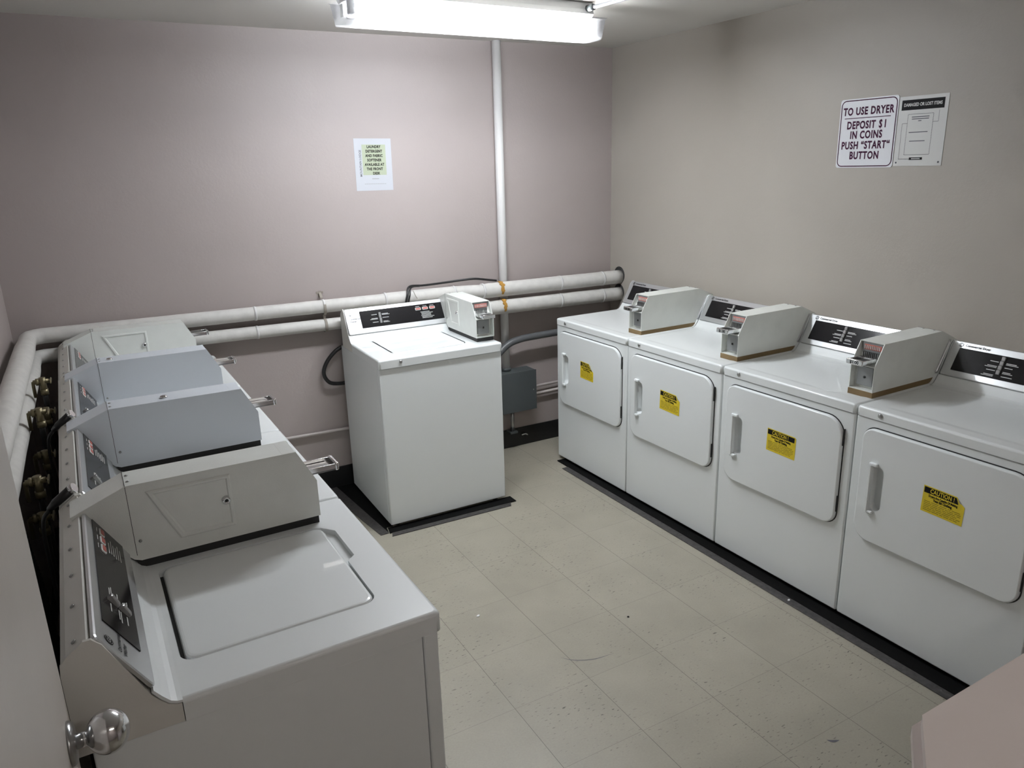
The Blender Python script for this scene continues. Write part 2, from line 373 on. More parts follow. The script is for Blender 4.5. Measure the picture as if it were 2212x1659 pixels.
# ================================================================== APPLIANCES
W, D, HT = 0.686, 0.68, 0.914
def emblem(mb, mtx, r=0.011):
    """round monogram badge"""
    pts = [mtx @ Vector((r*math.cos(a*math.pi/12), r*math.sin(a*math.pi/12), 0.0004)) for a in range(24)]
    mb.face([mb.v(*p) for p in pts], INK)
    pts = [[mtx @ Vector((q*math.cos(a*math.pi/12), q*math.sin(a*math.pi/12), 0.0006)) for a in range(24)] for q in (r*0.86, r*0.78)]
    A = [mb.v(*p) for p in pts[0]]; B = [mb.v(*p) for p in pts[1]]
    for i in range(24): mb.face([A[i], A[(i+1) % 24], B[(i+1) % 24], B[i]], SILVER)
    mb.text('GE', r*1.15, mtx @ Matrix.Translation((0, 0, 0.0007)), SILVER, off=r*0.02)
def deck_and_console(root, D, washer):
    """white top with (washer) lid opening or (dryer) shallow dish, console end caps, silver plate"""
    y1 = D-0.17; zt = HT
    b = MB(ENAMEL)
    R = [[(x, y) for x, y in rrect(0.0, W, 0.0, y1, (0.012, 0.012, 0.0001, 0.0001))],
         ]
    def ringof(ins, z, rr=0.012):
        return [(x, y, z) for x, y in rrect(ins, W-ins, ins, y1, (rr, rr, 0.0001, 0.0001))]
    zl = 0.868 if washer else 0.876
    L = b.loops([ringof(0.004, zl), ringof(0, zl), ringof(0, zt-0.009), ringof(0.0025, zt-0.003), ringof(0.009, zt)], None, False, True)
    if washer:
        # lid opening with finger notch
        hx0, hx1, hy0, hy1 = 0.112, 0.528, 0.098, 0.497
        o = rrect(hx0, hx1, hy0, hy1, 0.03)
        # notch at the front right of the opening
        o2 = []
        for (x, y) in o:
            o2.append((x, y))
        # insert notch between bottom edge points
        k = 6
        o2 = o[:k+1] + [(0.315, hy0), (0.335, hy0-0.022), (0.485, hy0-0.022)] + [(hx1-0.008, hy0+0.006)] + o[2*k:]
        top = [b.v(x, y, zt) for x, y in o2]; low = [b.v(x, y, zt-0.014) for x, y in o2]
        b.holed(L[-1], [top])
        for i in range(len(o2)): b.face([top[i], top[(i+1) % len(o2)], low[(i+1) % len(o2)], low[i]])
        b.face(low)
        b.box(hx0+0.02, hx1-0.02, hy1-0.0088, hy1-0.0015, zt-0.0138, zt-0.0132, DARK)
    else:
        o = rrect(0.035, W-0.035, 0.05, y1-0.02, 0.05)
        top = [b.v(x, y, zt) for x, y in o]; b.holed(L[-1], [top])
        o2 = rrect(0.06, W-0.06, 0.075, y1-0.03, 0.04)
        low = [b.v(x, y, zt-0.0025) for x, y in o2]
        for i in range(len(o)): b.face([top[i], top[(i+1) % len(o)], low[(i+1) % len(o)], low[i]], None, True)
        b.face(low)
    # ramp up to the console
    crv = [(y1-0.0004, zt), (y1+0.008, zt+0.001), (y1+0.018, zt+0.006), (y1+0.03, zt+0.020), (D-0.128, 0.951)]
    b.prism(crv+[(D-0.124, 0.948), (y1+0.034, zt+0.016), (y1+0.021, zt+0.0015), (y1+0.009, zt-0.004), (y1-0.0004, zt-0.005)], 0, W, 'x')
    deck = b.build('top_deck', root)
    # console body (end caps + back)
    b = MB(ALMOND if washer else ENAMEL)
    prof = [(y1+0.0015, zl+0.001), (y1+0.0015, zt-0.0065), (y1+0.009, zt-0.0055), (y1+0.022, zt), (y1+0.035, zt+0.014), (D-0.123, 0.944), (D-0.066, 1.068), (D-0.052, 1.083), (D-0.04, 1.083), (D-0.012, 1.062), (D-0.002, 1.05), (D, 1.03), (D, zl+0.002)]
    for s in (0, 1):
        x0, x1 = (0.0, 0.006) if s == 0 else (W-0.006, W)
        b.prism(prof, x0, x1, 'x', bev=0.003)
    b.prism([(D-0.125, 0.94), (D-0.060, 1.066), (D-0.045, 1.081), (D-0.012, 1.060), (D-0.003, 1.05), (D-0.003, 0.88), (D-0.1, 0.88)], 0.006, W-0.006, 'x')
    for k in range(6):
        x = 0.03+k*0.125
        b.lathe([(0.0045, 0), (0.004, 0.002), (0, 0.003)], (x, D-0.026, 1.071), (0, 0.6, 0.8), m=DCHROME, seg=10)
    b.build('console', root)
    # slanted silver plate
    a = math.atan2(0.130, 0.075)     # slope of plate
    org = Vector((0, D-0.130, 0.953))
    T = Matrix.Translation(org) @ Matrix.Rotation(a, 4, 'X')     # local x right, y up along the slope, z out
    hh = 0.150
    b = MB(SILVER)
    P = rrect(0.004, W-0.004, 0.0, hh, 0.010, 4)
    lo = [T @ Vector((x, y, -0.004)) for x, y in P]; mi_ = [T @ Vector((x, y, 0.002)) for x, y in P]
    P2 = rrect(0.007, W-0.007, 0.003, hh-0.003, 0.008, 4); hi = [T @ Vector((x, y, 0.004)) for x, y in P2]
    b.loops([lo, mi_, hi], None, True)
    P3 = Matrix.Translation((0, 0, 0.0045))
    TT = T @ P3
    if washer:
        emblem(b, TT @ Matrix.Translation((0.032, 0.115, 0)))
        b.text('Commercial', 0.0125, TT @ Matrix.Translation((0.022, 0.088, 0.0004)), INK, 'LEFT', off=0.0003)
        b.text('Washer', 0.0125, TT @ Matrix.Translation((0.022, 0.074, 0.0004)), INK, 'LEFT', off=0.0003)
    else:
        emblem(b, TT @ Matrix.Translation((0.040, 0.135, 0)), 0.0095)
        b.text('Commercial Dryer', 0.0125, TT @ Matrix.Translation((0.058, 0.135, 0.0004)), INK, 'LEFT', off=0.0003)
    plate = b.build('control_plate', root)
    # black panel
    b = MB(BLACKP)
    if washer: bx0, bx1, by0, by1 = 0.085, 0.572, 0.030, 0.128
    else: bx0, bx1, by0, by1 = 0.040, 0.640, 0.026, 0.122
    b.loops([[TT @ Vector((x, y, z)) for x, y in rrect(bx0, bx1, by0, by1, 0.001, 1)] for z in (-0.001, 0.0012)], None, True)
    Z = 0.0016
    rx = 0.195 if washer else 0.215
    rng = random.Random(3)
    for side in (-1, 1):
        for k in range(3 if washer else 4):
            y = by1-0.028-k*(0.022 if washer else 0.018)
            ln = rng.uniform(0.028, 0.042)
            x0 = rx+side*0.014; x1 = x0+side*ln
            b.strip(TT, min(x0, x1), max(x0, x1), y-0.0014, y+0.0014, LABELW, Z)
            if k % 2 == (0 if side > 0 else 1) :
                b.strip(TT, min(x0, x1+side*0.008), max(x0, x1+side*0.008), y-0.0062, y-0.0038, LABELW, Z)
    if washer:
        for k in range(6):
            y = by1-0.046-k*0.0072
            b.strip(TT, 0.435+(0.004 if k % 3 else 0), 0.435+rng.uniform(0.055, 0.078), y-0.0013, y+0.0013, LABELW, Z)
        for k, x in enumerate((0.425, 0.468, 0.511)):
            b.strip(TT, x-0.012, x+0.012, by1-0.0125, by1-0.0105, LABELW, Z)
    pan = b.build('control_panel', root)
    # rocker switches
    nrk = 2 if washer else 4
    b = MB(GREYP)
    for k in range(nrk):
        hgt = (0.060 if washer else 0.070)/nrk
        y0 = by0+0.018+k*(hgt+0.001)
        Pq = rrect(rx-0.0065, rx+0.0065, y0, y0+hgt-0.001, 0.002, 2); Pi = rrect(rx-0.005, rx+0.005, y0+0.002, y0+hgt-0.003, 0.002, 2)
        tl_ = 0.004
        b.loops([[TT @ Vector((x, y, 0.001)) for x, y in Pq], [TT @ Vector((x, y, 0.006+tl_*(y-y0)/hgt)) for x, y in Pq], [TT @ Vector((x, y, 0.008+tl_*(y-y0)/hgt)) for x, y in Pi]], None, True)
    b.build('rocker_switch', pan)
    if washer:
        for x in (0.425, 0.468, 0.511):
            b = MB(LABELW)
            b.loops([[TT @ Vector((a2, c2, z)) for a2, c2 in rrect(x-0.017+q, x+0.017-q, by1-0.034+q, by1-0.018-q, 0.004, 3)] for z, q in ((0.001, 0), (0.003, 0), (0.0042, 0.0015))], None, True)
            b.loops([[TT @ Vector((a2, c2, z)) for a2, c2 in rrect(x-0.013, x+0.013, by1-0.031, by1-0.021, 0.002, 3)] for z in (0.0035, 0.0050)], REDD, True)
            b.build('indicator_light', pan)
def coin_box(root, bx0, wd, y0, D, kind, slide_out, material, gasket=DARK, price=None):
    """kind: 'door' = side access door, 'plain', 'toplock'"""
    bx1 = bx0+wd; zb = 0.935; ht = 1.128 if D > 0.65 else 1.124
    ye = {0.68: D-0.025, 0.632: D-0.008}.get(D, D-0.03); sl = 0.122 if D > 0.65 else 0.105; ze = 1.080 if D != 0.600 else 1.086
    def full(o):   # closed side outline, o = front setback
        return [(y0+o, zb), (y0+o, 1.036), (y0+0.046+o, ht-0.003), (ye-sl, ht), (ye-0.004, ze), (ye-0.01, 1.05), (ye-0.095, 0.962), (ye-0.115, 0.941), (ye-0.13, zb)]
    b = MB(material)
    body = full(0.03); b.prism(body, bx0+0.003, bx1-0.003, 'x')
    b.prism(full(0), bx0, bx0+0.003, 'x', bev=0.0008, seg=1); b.prism(full(0), bx1-0.003, bx1, 'x', bev=0.0008, seg=1)
    # lip top, shelf, floor at the front opening
    b.box(bx0+0.003, bx1-0.003, y0+0.047, y0+0.08, ht-0.006, ht-0.0026)
    b.box(bx0+0.003, bx1-0.003, y0+0.001, y0+0.031, 1.033, 1.037)
    b.box(bx0+0.003, bx1-0.003, y0+0.001, y0+0.031, zb, zb+0.004)
    # seam between front and rear housing + screws
    ys = ye-sl
    b.box(bx0-0.0004, bx0, ys-0.0006, ys+0.0006, 0.950, 1.126, DARK)
    b.box(bx0, bx1, ys-0.0006, ys+0.0006, ht-0.0002, ht+0.0004, DARK)
    for zz in (0.985,):
        b.lathe([(0.004, 0), (0.0035, 0.002), (0, 0.003)], (bx0, ys-0.012, zz), '-x', m=DCHROME, seg=10)
        b.lathe([(0.004, 0), (0.0035, 0.002), (0, 0.003)], (bx1, ys+0.04, zz), 'x', m=DCHROME, seg=10)
    for xx in (bx0+0.028, bx1-0.03):
        b.lathe([(0.0045, 0), (0.004, 0.002), (0, 0.003)], (xx, ys-0.008, ht-0.0005), 'z', m=DCHROME, seg=10)
    # foot gasket
    gi = 0.004 if gasket is DARK else -0.001
    b.box(bx0+gi, bx1-gi, y0+gi, ye-0.12, HT-0.002, zb, gasket)
    box = b.build('coin_box', root)
    if kind == 'door':
        # trapezoid access door, pressed frame + round lock
        b = MB(material)
        def tz(ins):
            k2 = 1.0 if D > 0.65 else 0.8; ya, yb, yc = y0+0.212, y0+0.212+0.190*k2, y0+0.212+0.130*k2   # front edge vertical, back edge slanted
            return [(ya+ins, 0.968+ins), (yc-ins*1.2, 0.968+ins), (yb-ins*1.6, 1.105-ins), (ya+ins, 1.105-ins)]
        b.loops([[(bx0-d, p[0], p[1]) for p in tz(i)] for i, d in ((0, 0), (0, 0.0020), (0.003, 0.0045), (0.008, 0.0045), (0.011, 0.0006), (0.013, 0.0012))], None, True)
        b.build('access_door', box)
        b = MB(CHROME); b.lathe([(0.0105, 0), (0.0105, 0.006), (0.008, 0.009), (0.0045, 0.0092), (0.0045, 0.006), (0, 0.006)], (bx0-0.001, y0+0.228, 1.040), '-x', seg=20)
        b.lathe([(0.0038, 0.0061), (0.0038, 0.0068), (0, 0.0068)], (bx0-0.001, y0+0.228, 1.040), '-x', m=DARK, seg=12)
        b.build('lock', box)
    if kind == 'toplock':
        b = MB(CHROME); b.lathe([(0.014, 0), (0.0135, 0.004), (0.010, 0.008), (0, 0.0095)], (bx0+0.03, y0+(0.30 if D else 0), 1.127), 'z', seg=20)
        b.build('lock', box)
    # vault door in the lower opening
    b = MB(VAULT)
    b.box(bx0+0.018, bx1-0.018, y0+0.019, y0+0.031, zb+0.016, 1.026, bev=0.0015)
    b.lathe([(0.005, 0), (0.005, 0.002), (0.0, 0.002)], ((bx0+bx1)/2, y0+0.019, zb+0.05), '-y', m=DARK, seg=12)
    b.build('vault_door', box)
    # price label + coin slots in the upper opening
    b = MB(VAULT)
    yy = y0+0.05
    b.box(bx0+0.010, bx1-0.010, yy, yy+0.03, 1.040, 1.118)
    b.box(bx0+0.018, bx1-0.014, yy-0.0015, yy, 1.088, 1.108, REDL)
    for k in range(9):
        x = bx0+0.022+k*(wd-0.042)/8
        b.box(x-0.0016, x+0.0016, yy-0.004, yy-0.0015, 1.091, 1.105, LABELW)
        b.box(x-0.0012, x+0.0012, yy-0.014, yy, 1.058, 1.080, DCHROME)
    b.build('coin_slot_plate', box)
    # coin slide
    b = MB(CHROME)
    sx0, sx1 = bx0+0.016, bx1-0.020; ys1 = y0+0.055; ys0 = y0-slide_out; z = 1.046
    b.box(sx0, sx1, ys0, ys1, z, z+0.004, DCHROME)
    b.box(sx0, sx0+0.005, ys0, ys1, z, z+0.017, bev=0.001); b.box(sx1-0.005, sx1, ys0, ys1, z, z+0.017, bev=0.001)
    b.box(sx0-0.002, sx1+0.002, ys0-0.007, ys0+0.004, z-0.002, z+0.020, bev=0.004, seg=3)
    b.box(sx0+0.008, sx1-0.008, ys0+0.014, ys1-0.02, z+0.004, z+0.008, DCHROME, bev=0.001)
    if price:
        mt = Matrix.Translation(((sx0+sx1)/2, ys0-0.0074, z+0.009)) @ Matrix.Rotation(math.pi/2, 4, 'X')
        b.text(price, 0.017, mt, INK, off=0.0003)
    b.build('coin_slide', box)
    return box
def make_washer(name, label, loc, rz, kind, D=0.68, back=-0.02, y0=0.092, bx0=0.552, wd=0.10, material=None, slide_out=0.060, group=None, key=True):
    t = thing(name, label, 'washing machine', loc, rz, group)
    b = MB(ENAMEL)
    b.box(0.004, W-0.004, 0.044, D+back, 0.022, 0.8665, bev=0.003)
    b.build('cabinet', t)
    b = MB(ENAMEL)
    b.box(0.0035, W-0.0035, 0.008, 0.0425, 0.022, 0.8665, bev=0.005)
    b.build('front_panel', t)
    for x in (0.05, W-0.05):
        for y in (0.06, D-0.07):
            f = MB(RUBBER); f.lathe([(0.020, 0), (0.020, 0.012), (0.010, 0.014), (0.010, 0.03)], (x, y, 0.0), 'z', seg=16); f.build('foot', t)
    deck_and_console(t, D, True)
    # lid
    b = MB(ENAMEL)
    lx0, lx1, ly0, ly1 = 0.1165, 0.5235, 0.1025, 0.4865
    ring_plate(b, [(lx0, lx1, ly0, ly1, 0.026, HT-0.012), (lx0, lx1, ly0, ly1, 0.026, HT-0.003), (lx0+0.003, lx1-0.003, ly0+0.003, ly1-0.003, 0.024, HT+0.0), (lx0+0.007, lx1-0.007, ly0+0.007, ly1-0.007, 0.022, HT+0.001)], lambda a, b2, d: (a, b2, d), None, False)
    b.build('lid', t)
    if key:
        b = MB(DCHROME); b.lathe([(0.008, 0), (0.008, 0.003), (0.004, 0.005), (0, 0.005)], (0.115, 0.0, 0.893), '-y', seg=16); b.build('lock', t)
    coin_box(t, bx0, wd, y0, D, kind, slide_out, material or BOXG)
    return t

# --- four washers down the left side (front faces +X)
A_L = -0.0188
gl_ = 'top loading washers in the row along the left wall'
def lpos(k): return (math.sin(A_L)*0.6875*k, -0.003+math.cos(A_L)*0.6875*k, 0.0)
wl = ['white top load washer nearest the camera and door knob, whole square lid in view',
      'white washer second from the door in the left row, lock at top middle',
      'white washer third from the door in the left row, lock at top back',
      'white washer farthest back in the left row, beside the elbow of the wall pipes']
kinds = ['door', 'plain', 'plain', 'door']
for k in range(4):
    w_ = make_washer('washing_machine', wl[k], lpos(k), math.pi/2-A_L, kinds[k], material=(ENAMEL2 if k in (1, 2) else BOXG), group=gl_)
    if k in (1, 2):
        box = [c for c in w_.children if c.name.startswith('coin_box')][0]
        yy = {1: 0.37, 2: 0.49}[k]
        b = MB(CHROME); b.lathe([(0.012, 0), (0.0115, 0.004), (0.009, 0.007), (0, 0.0085)], (0.59, yy, 1.127), 'z', seg=20); b.build('lock', box)

# --- washer against the back wall
make_washer('washing_machine', 'white washer standing alone against the back wall between the two rows', (0.6143, 2.115, 0), -0.0075, 'door', D=0.600, back=0.05, y0=0.075, bx0=0.574, wd=0.105, slide_out=0.05, material=BOXG)

# --- dryers down the right side (front faces -X)
DD = 0.632
def make_dryer(label, loc, rz, stk, group):
    t = thing('clothes_dryer', label, 'dryer', loc, rz, group)
    b = MB(ENAMEL)
    b.box(0.001, W-0.001, 0.030, DD-0.01, 0.022, 0.8745)
    FP = lambda a, c, d: (a, d, c)
    L = b.loops([[FP(a, c, d) for a, c in rrect(0.001+i, W-0.001-i, 0.022+i, 0.8745-i, 0.004, 3)] for i, d in ((0, 0.030), (0, 0.012), (0.0015, 0.0065), (0.006, 0.004))], None, False, True)
    hol = rrect(0.060, 0.630, 0.41, 0.825, 0.05, 6)
    ht_ = [b.v(*FP(a, c, 0.004)) for a, c in hol]; hb_ = [b.v(*FP(a, c, 0.0295)) for a, c in hol]
    b.holed(L[-1], [ht_])
    for i in range(len(hol)): b.face([ht_[i], ht_[(i+1) % len(hol)], hb_[(i+1) % len(hol)], hb_[i]])
    b.build('cabinet', t)
    for x in (0.05, W-0.05):
        for y in (0.10, DD-0.07):
            f = MB(RUBBER); f.lathe([(0.020, 0), (0.020, 0.012), (0.010, 0.014), (0.010, 0.03)], (x, y, 0.0), 'z', seg=16); f.build('foot', t)
    deck_and_console(t, DD, False)
    b = MB(DCHROME); b.lathe([(0.009, 0), (0.009, 0.003), (0.005, 0.006), (0.003, 0.006), (0, 0.004)], (0.098, 0.0, 0.895), '-y', seg=16); b.build('lock', t)
    # door: dark gasket line, bevelled panel with finger pocket
    x0, x1, z0, z1 = 0.043, 0.646, 0.392, 0.842
    rad = (0.065, 0.055, 0.075, 0.045)
    b = MB(ENAMEL)
    P = lambda a, c, d: (a, d, c)
    L0 = b.loops([[P(a, c, d) for a, c in rrect(x0-i, x1+i, z0-i, z1+i, tuple(r+i for r in rad), 8)] for i, d in ((0.004, 0.004), (0.0035, 0.0022), (-0.01, 0.0022))], DARK, False)
    lp = [(0.0, 0.0022), (0.0, -0.006), (0.002, -0.0105), (0.006, -0.012)]
    L = b.loops([[P(a, c, d) for a, c in rrect(x0+i, x1-i, z0+i, z1-i, tuple(r-i for r in rad), 8)] for i, d in lp], None, False, True)
    px0, px1, pz0, pz1 = 0.100, 0.146, 0.528, 0.704
    o = rrect(px0, px1, pz0, pz1, 0.0225, 6)
    top = [b.v(*P(a, c, -0.012)) for a, c in o]; low = [b.v(*P(a, c, 0.020)) for a, c in o]
    b.holed(L[-1], [top])
    for i in range(len(o)): b.face([top[i], top[(i+1) % len(o)], low[(i+1) % len(o)], low[i]], None, True)
    b.face(low)
    door = b.build('door', t)
    b = MB(ENAMEL)
    b.prism([(0.090, -0.011), (0.091, -0.024), (0.094, -0.028), (0.101, -0.028), (0.104, -0.024), (0.1045, -0.011)], 0.524, 0.708, 'z', bev=0.002)
    b.box(0.090, 0.122, -0.026, -0.011, 0.514, 0.527, bev=0.004); b.box(0.090, 0.122, -0.026, -0.011, 0.704, 0.717, bev=0.004)
    b.build('handle', door)
    for z in (0.735, 0.455):
        b = MB(DARK); b.box(0.6465, 0.6505, -0.006, 0.003, z, z+0.068, bev=0.0008); b.build('hinge', door)
    # caution sticker
    sx, sz, sw, sh, cut, tilt = stk
    b = MB(YEL)
    T = Matrix.Translation((sx, -0.0128, sz)) @ Matrix.Rotation(tilt, 4, 'Y') @ Matrix.Rotation(math.pi/2, 4, 'X')
    def pl(pts, m, z): b.face([b.v(*(T @ Vector((x, y, z)))) for x, y in pts], m)
    ch = cut
    pl([(0, 0), (sw, 0), (sw, sh-ch*0.95), (sw-ch*0.35, sh-ch*0.7), (sw-ch, sh), (0, sh)], YEL, 0)
    pl([(0.003, sh-0.026), (sw-ch*0.6-0.004, sh-0.026), (sw-ch-0.001, sh-0.004), (0.003, sh-0.004)], INK, 0.0004)
    b.text('CAUTION !', 0.0225, T @ Matrix.Translation((sw*0.46, sh-0.0155, 0.0007)), YEL, off=0.0005, sx=0.72, sp=1.05)
    b.text('Dryers Are Capable Of Melting', 0.0120, T @ Matrix.Translation((sw*0.49, sh-0.034, 0.0007)), INK, off=0.0005, sx=0.66)
    b.text('Your Ski Clothing', 0.0125, T @ Matrix.Translation((sw*0.49, sh-0.0455, 0.0007)), INK, off=0.0006, sx=0.72)
    rg = random.Random(5)
    for k in range(6):
        y = sh-0.056-k*0.0065; x = 0.008
        while x < sw-0.02:
            ln = rg.uniform(0.010, 0.03); xe = min(x+ln, sw-0.008)
            b.strip(T, x, xe, y-0.0011, y+0.0008, YELD, 0.0006); x = xe+rg.uniform(0.002, 0.004)
    # peeled corner
    pl([(sw-ch, sh), (sw-ch*0.35, sh-ch*0.7), (sw-ch*0.62, sh-ch*0.62)], LGREY, 0.0005)
    b.build('warning_sticker', door)
    return t
A_D = 0.0104
gd = 'white coin dryers in the row along the right wall'
dl = ['white coin dryer farthest back in the right row, near the grey junction box',
      'white coin dryer second from the back corner in the right row',
      'white coin dryer third from the back corner, beside the nearest cut off dryer',
      'white coin dryer nearest the camera, cut off by the right picture edge']
stks = [(0.272, 0.604, 0.128, 0.100, 0.045, 0.02), (0.284, 0.604, 0.145, 0.100, 0.028, 0.03), (0.288, 0.606, 0.150, 0.100, 0.006, 0.02), (0.297, 0.604, 0.146, 0.098, 0.030, 0.03)]
for k in range(4):
    loc = (1.8799+math.sin(A_D)*0.69*k, 2.4854-math.cos(A_D)*0.69*k, 0)
    t = make_dryer(dl[k], loc, -math.pi/2+A_D, stks[k], gd)
    coin_box(t, 0.570, 0.104, 0.105, DD, 'plain', 0.045, BOXG, gasket=KRAFT, price='$1.00')

# ================================================================== BLACK STRIPS ON THE FLOOR, PAINTED SHADE UNDER THE MACHINES
b = MB(STRIP); b.box(1.806, 1.852, -0.62, 2.320, 0.0005, 0.004, bev=0.001); b.box(1.848, 1.948, -0.62, 2.44, 0.0004, 0.0060, UNDER_SHADE)
tag(b.build('strip_and_shade'), 'long black rubber strip on the floor in front of the dryers, with painted shade under them', 'floor strip')
b = MB(STRIP); b.prism([(0.592, 2.046), (1.282, 2.030), (1.300, 2.066), (0.605, 2.082)], 0.0005, 0.004, 'z')
b.prism([(0.592, 2.083), (1.335, 2.067), (1.335, 2.138), (0.604, 2.144)], 0.0005, 0.0055, 'z', m=UNDER_SHADE)
tag(b.build('strip_and_shade'), 'black rubber strip on the floor before the front of the lone back washer, with painted shade beneath it', 'floor strip')
b = MB(STRIP); b.prism([(0.455, 2.808), (0.530, 2.808), (0.590, 2.090), (0.545, 2.088)], 0.0005, 0.004, 'z'); b.prism([(0.531, 2.808), (0.636, 2.808), (0.636, 2.156), (0.600, 2.156), (0.5905, 2.095)], 0.0005, 0.0055, 'z', m=UNDER_SHADE)
tag(b.build('strip_and_shade'), 'black rubber strip on the floor along the left side of the back washer, with painted shade beneath it', 'floor strip')

# ================================================================== PIPES
def ypf(x):
    t = min(1, max(0, (x-1.30)/0.22)); t = t*t*(3-2*t)
    return YB-0.048-0.004*(x > 0.9)-0.053*t
yp = YB-0.052
def seg_line(a, b2, k): a = Vector(a); b2 = Vector(b2); return [a.lerp(b2, i/k) for i in range(k)]
def wall_pipe(name, label, zl, zr, xe, rad_fn, ybend, seed, zdrop):
    random.seed(seed)
    b = MB(PIPEW)
    pts = []; rr2 = 0.07
    for i in range(26):
        pts.append(Vector((xe, -0.6+(YB-0.048-rr2+0.6)*i/26, zl-zdrop*(1-i/26))))
    for i in range(8):
        a = math.pi/2*i/8
        pts.append(Vector((xe+rr2-rr2*math.cos(a), ypf(-1)-rr2+rr2*math.sin(a), zl)))
    k = 70
    for i in range(k+1):
        x = xe+rr2+(XR-0.002-xe-rr2)*i/k
        pts.append(Vector((x, ypf(x), zl+(zr-zl)*(x-xe)/(XR-xe))))
    rads = [rad_fn(p.x, p.y) for p in pts]
    b.tube(pts, rads, None, 20, True, 0.018)
    # tape rings
    for x in (0.18, 0.545, 0.9, 1.33, 1.50, 2.05, 2.38):
        z = zl+(zr-zl)*(x-xe)/(XR-xe); r = rad_fn(x, 2.7)
        b.tube([(x-0.006, ypf(x), z), (x+0.006, ypf(x), z)], r+0.0022, CONDW, 20)
    return b, pts
def r1(x, y): return (0.040 if y < 2.5 else 0.036) if x < 0.88 else (0.040 if x < 1.5 else 0.0445)
def r2(x, y): return (0.038 if y < 2.5 else 0.033) if x < 1.3 else 0.0445
b, p1 = wall_pipe('pipe', '', 1.108, 1.078, -0.838, r1, 0, 11, 0.0)
tag(b.build('insulated_pipe'), 'upper white wrapped pipe along the back and left walls', 'pipe', None)
b, p2 = wall_pipe('pipe', '', 1.012, 0.965, -0.832, r2, 0, 12, 0.0)
tag(b.build('insulated_pipe'), 'lower white wrapped pipe running below its twin along the walls', 'pipe', None)
def torn(x, z, r, s, lab_):
    rg = random.Random(s); b = MB(FOAM); yp = ypf(x)
    A = []; B = []
    for i in range(15):
        a = math.radians(-35+140*i/14)
        w1 = 0.006+rg.random()*0.012*math.sin(math.pi*i/14); w2 = 0.006+rg.random()*0.014*math.sin(math.pi*i/14)
        q = r+0.0035
        A.append(b.v(x-w1, yp-q*math.cos(a), z+q*math.sin(a)*1)); B.append(b.v(x+w2, yp-q*math.cos(a), z+q*math.sin(a)))
    A2 = [b.v(v.co.x, yp+(v.co.y-yp)*0.9, z+(v.co.z-z)*0.9) for v in A]; B2 = [b.v(v.co.x, yp+(v.co.y-yp)*0.9, z+(v.co.z-z)*0.9) for v in B]
    for i in range(14):
        b.face([A[i], B[i], B[i+1], A[i+1]]); b.face([A2[i], B2[i], B2[i+1], A2[i+1]]); b.face([A[i], A[i+1], A2[i+1], A2[i]]); b.face([B[i], B[i+1], B2[i+1], B2[i]])
    return tag(b.build('torn_foam'), lab_, 'insulation')
torn(1.618, 1.0885, 0.0445, 4, 'orange foam showing at a tear in the upper wall pipe')
torn(1.632, 0.981, 0.0445, 9, 'orange foam showing at a tear in the lower wall pipe')
# holes where the pipes enter the right wall
b = MB(DARK); b.lathe([(0.0, 0.0), (0.056, 0.0), (0.056, 0.0012), (0, 0.0012)], (XR-0.0015, ypf(2.5)+0.004, 1.089), 'x', seg=28); struct(b.build('trim_2'))
b = MB(DARK); b.lathe([(0.0, 0.0), (0.054, 0.0), (0.054, 0.0012), (0, 0.0012)], (XR-0.0015, ypf(2.5)+0.004, 0.976), 'x', seg=28); struct(b.build('trim_3'))
# vertical pipe, flange at the junction box
b = MB(CONDW); b.tube([(1.684, YB-0.032, 0.555), (1.684, YB-0.032, 1.4), (1.684, YB-0.032, H-0.001)], 0.0255, None, 24)
b.tube([(1.684, YB-0.032, 0.545), (1.684, YB-0.032, 0.565)], 0.033, BOXDARK, 20)
tag(b.build('vertical_pipe'), 'white painted vertical pipe from ceiling down to the grey junction box', 'pipe')
# hanger strap
t = thing('pipe_hanger', 'old metal strap hanger holding both wall pipes left of the lone washer', 'hanger', (0.545, YB, 1.0))
b = MB(STRAP); b.box(-0.009, 0.009, -0.003, 0, 0.14, 0.175); b.prism([(0, 0.165), (-0.003, 0.168), (-0.03, 0.140), (-0.03, 0.136)], -0.007, 0.007, 'x')
b.box(-0.020, 0.018, -0.004, 0, 0.160, 0.172)
b.build('bracket', t)
for z, r in ((0.0895, 0.0375), (-0.0095, 0.0345)):
    b = MB(STRAP)
    A = [[], [], [], []]
    for i in range(28):
        a = 2*math.pi*i/28
        for j, (dx, q) in enumerate(((-0.007, r+0.001), (-0.007, r+0.0035), (0.007, r+0.0035), (0.007, r+0.001))):
            A[j].append(b.v(dx, -0.048+q*math.cos(a), z+q*math.sin(a)))
    for j in range(4):
        for i in range(28): b.face([A[j][i], A[j][(i+1) % 28], A[(j+1) % 4][(i+1) % 28], A[(j+1) % 4][i]])
    b.build('strap', t)
b = MB(STRAP); b.box(-0.006, 0.006, -0.052, -0.044, 0.022, 0.049); b.build('link', t)
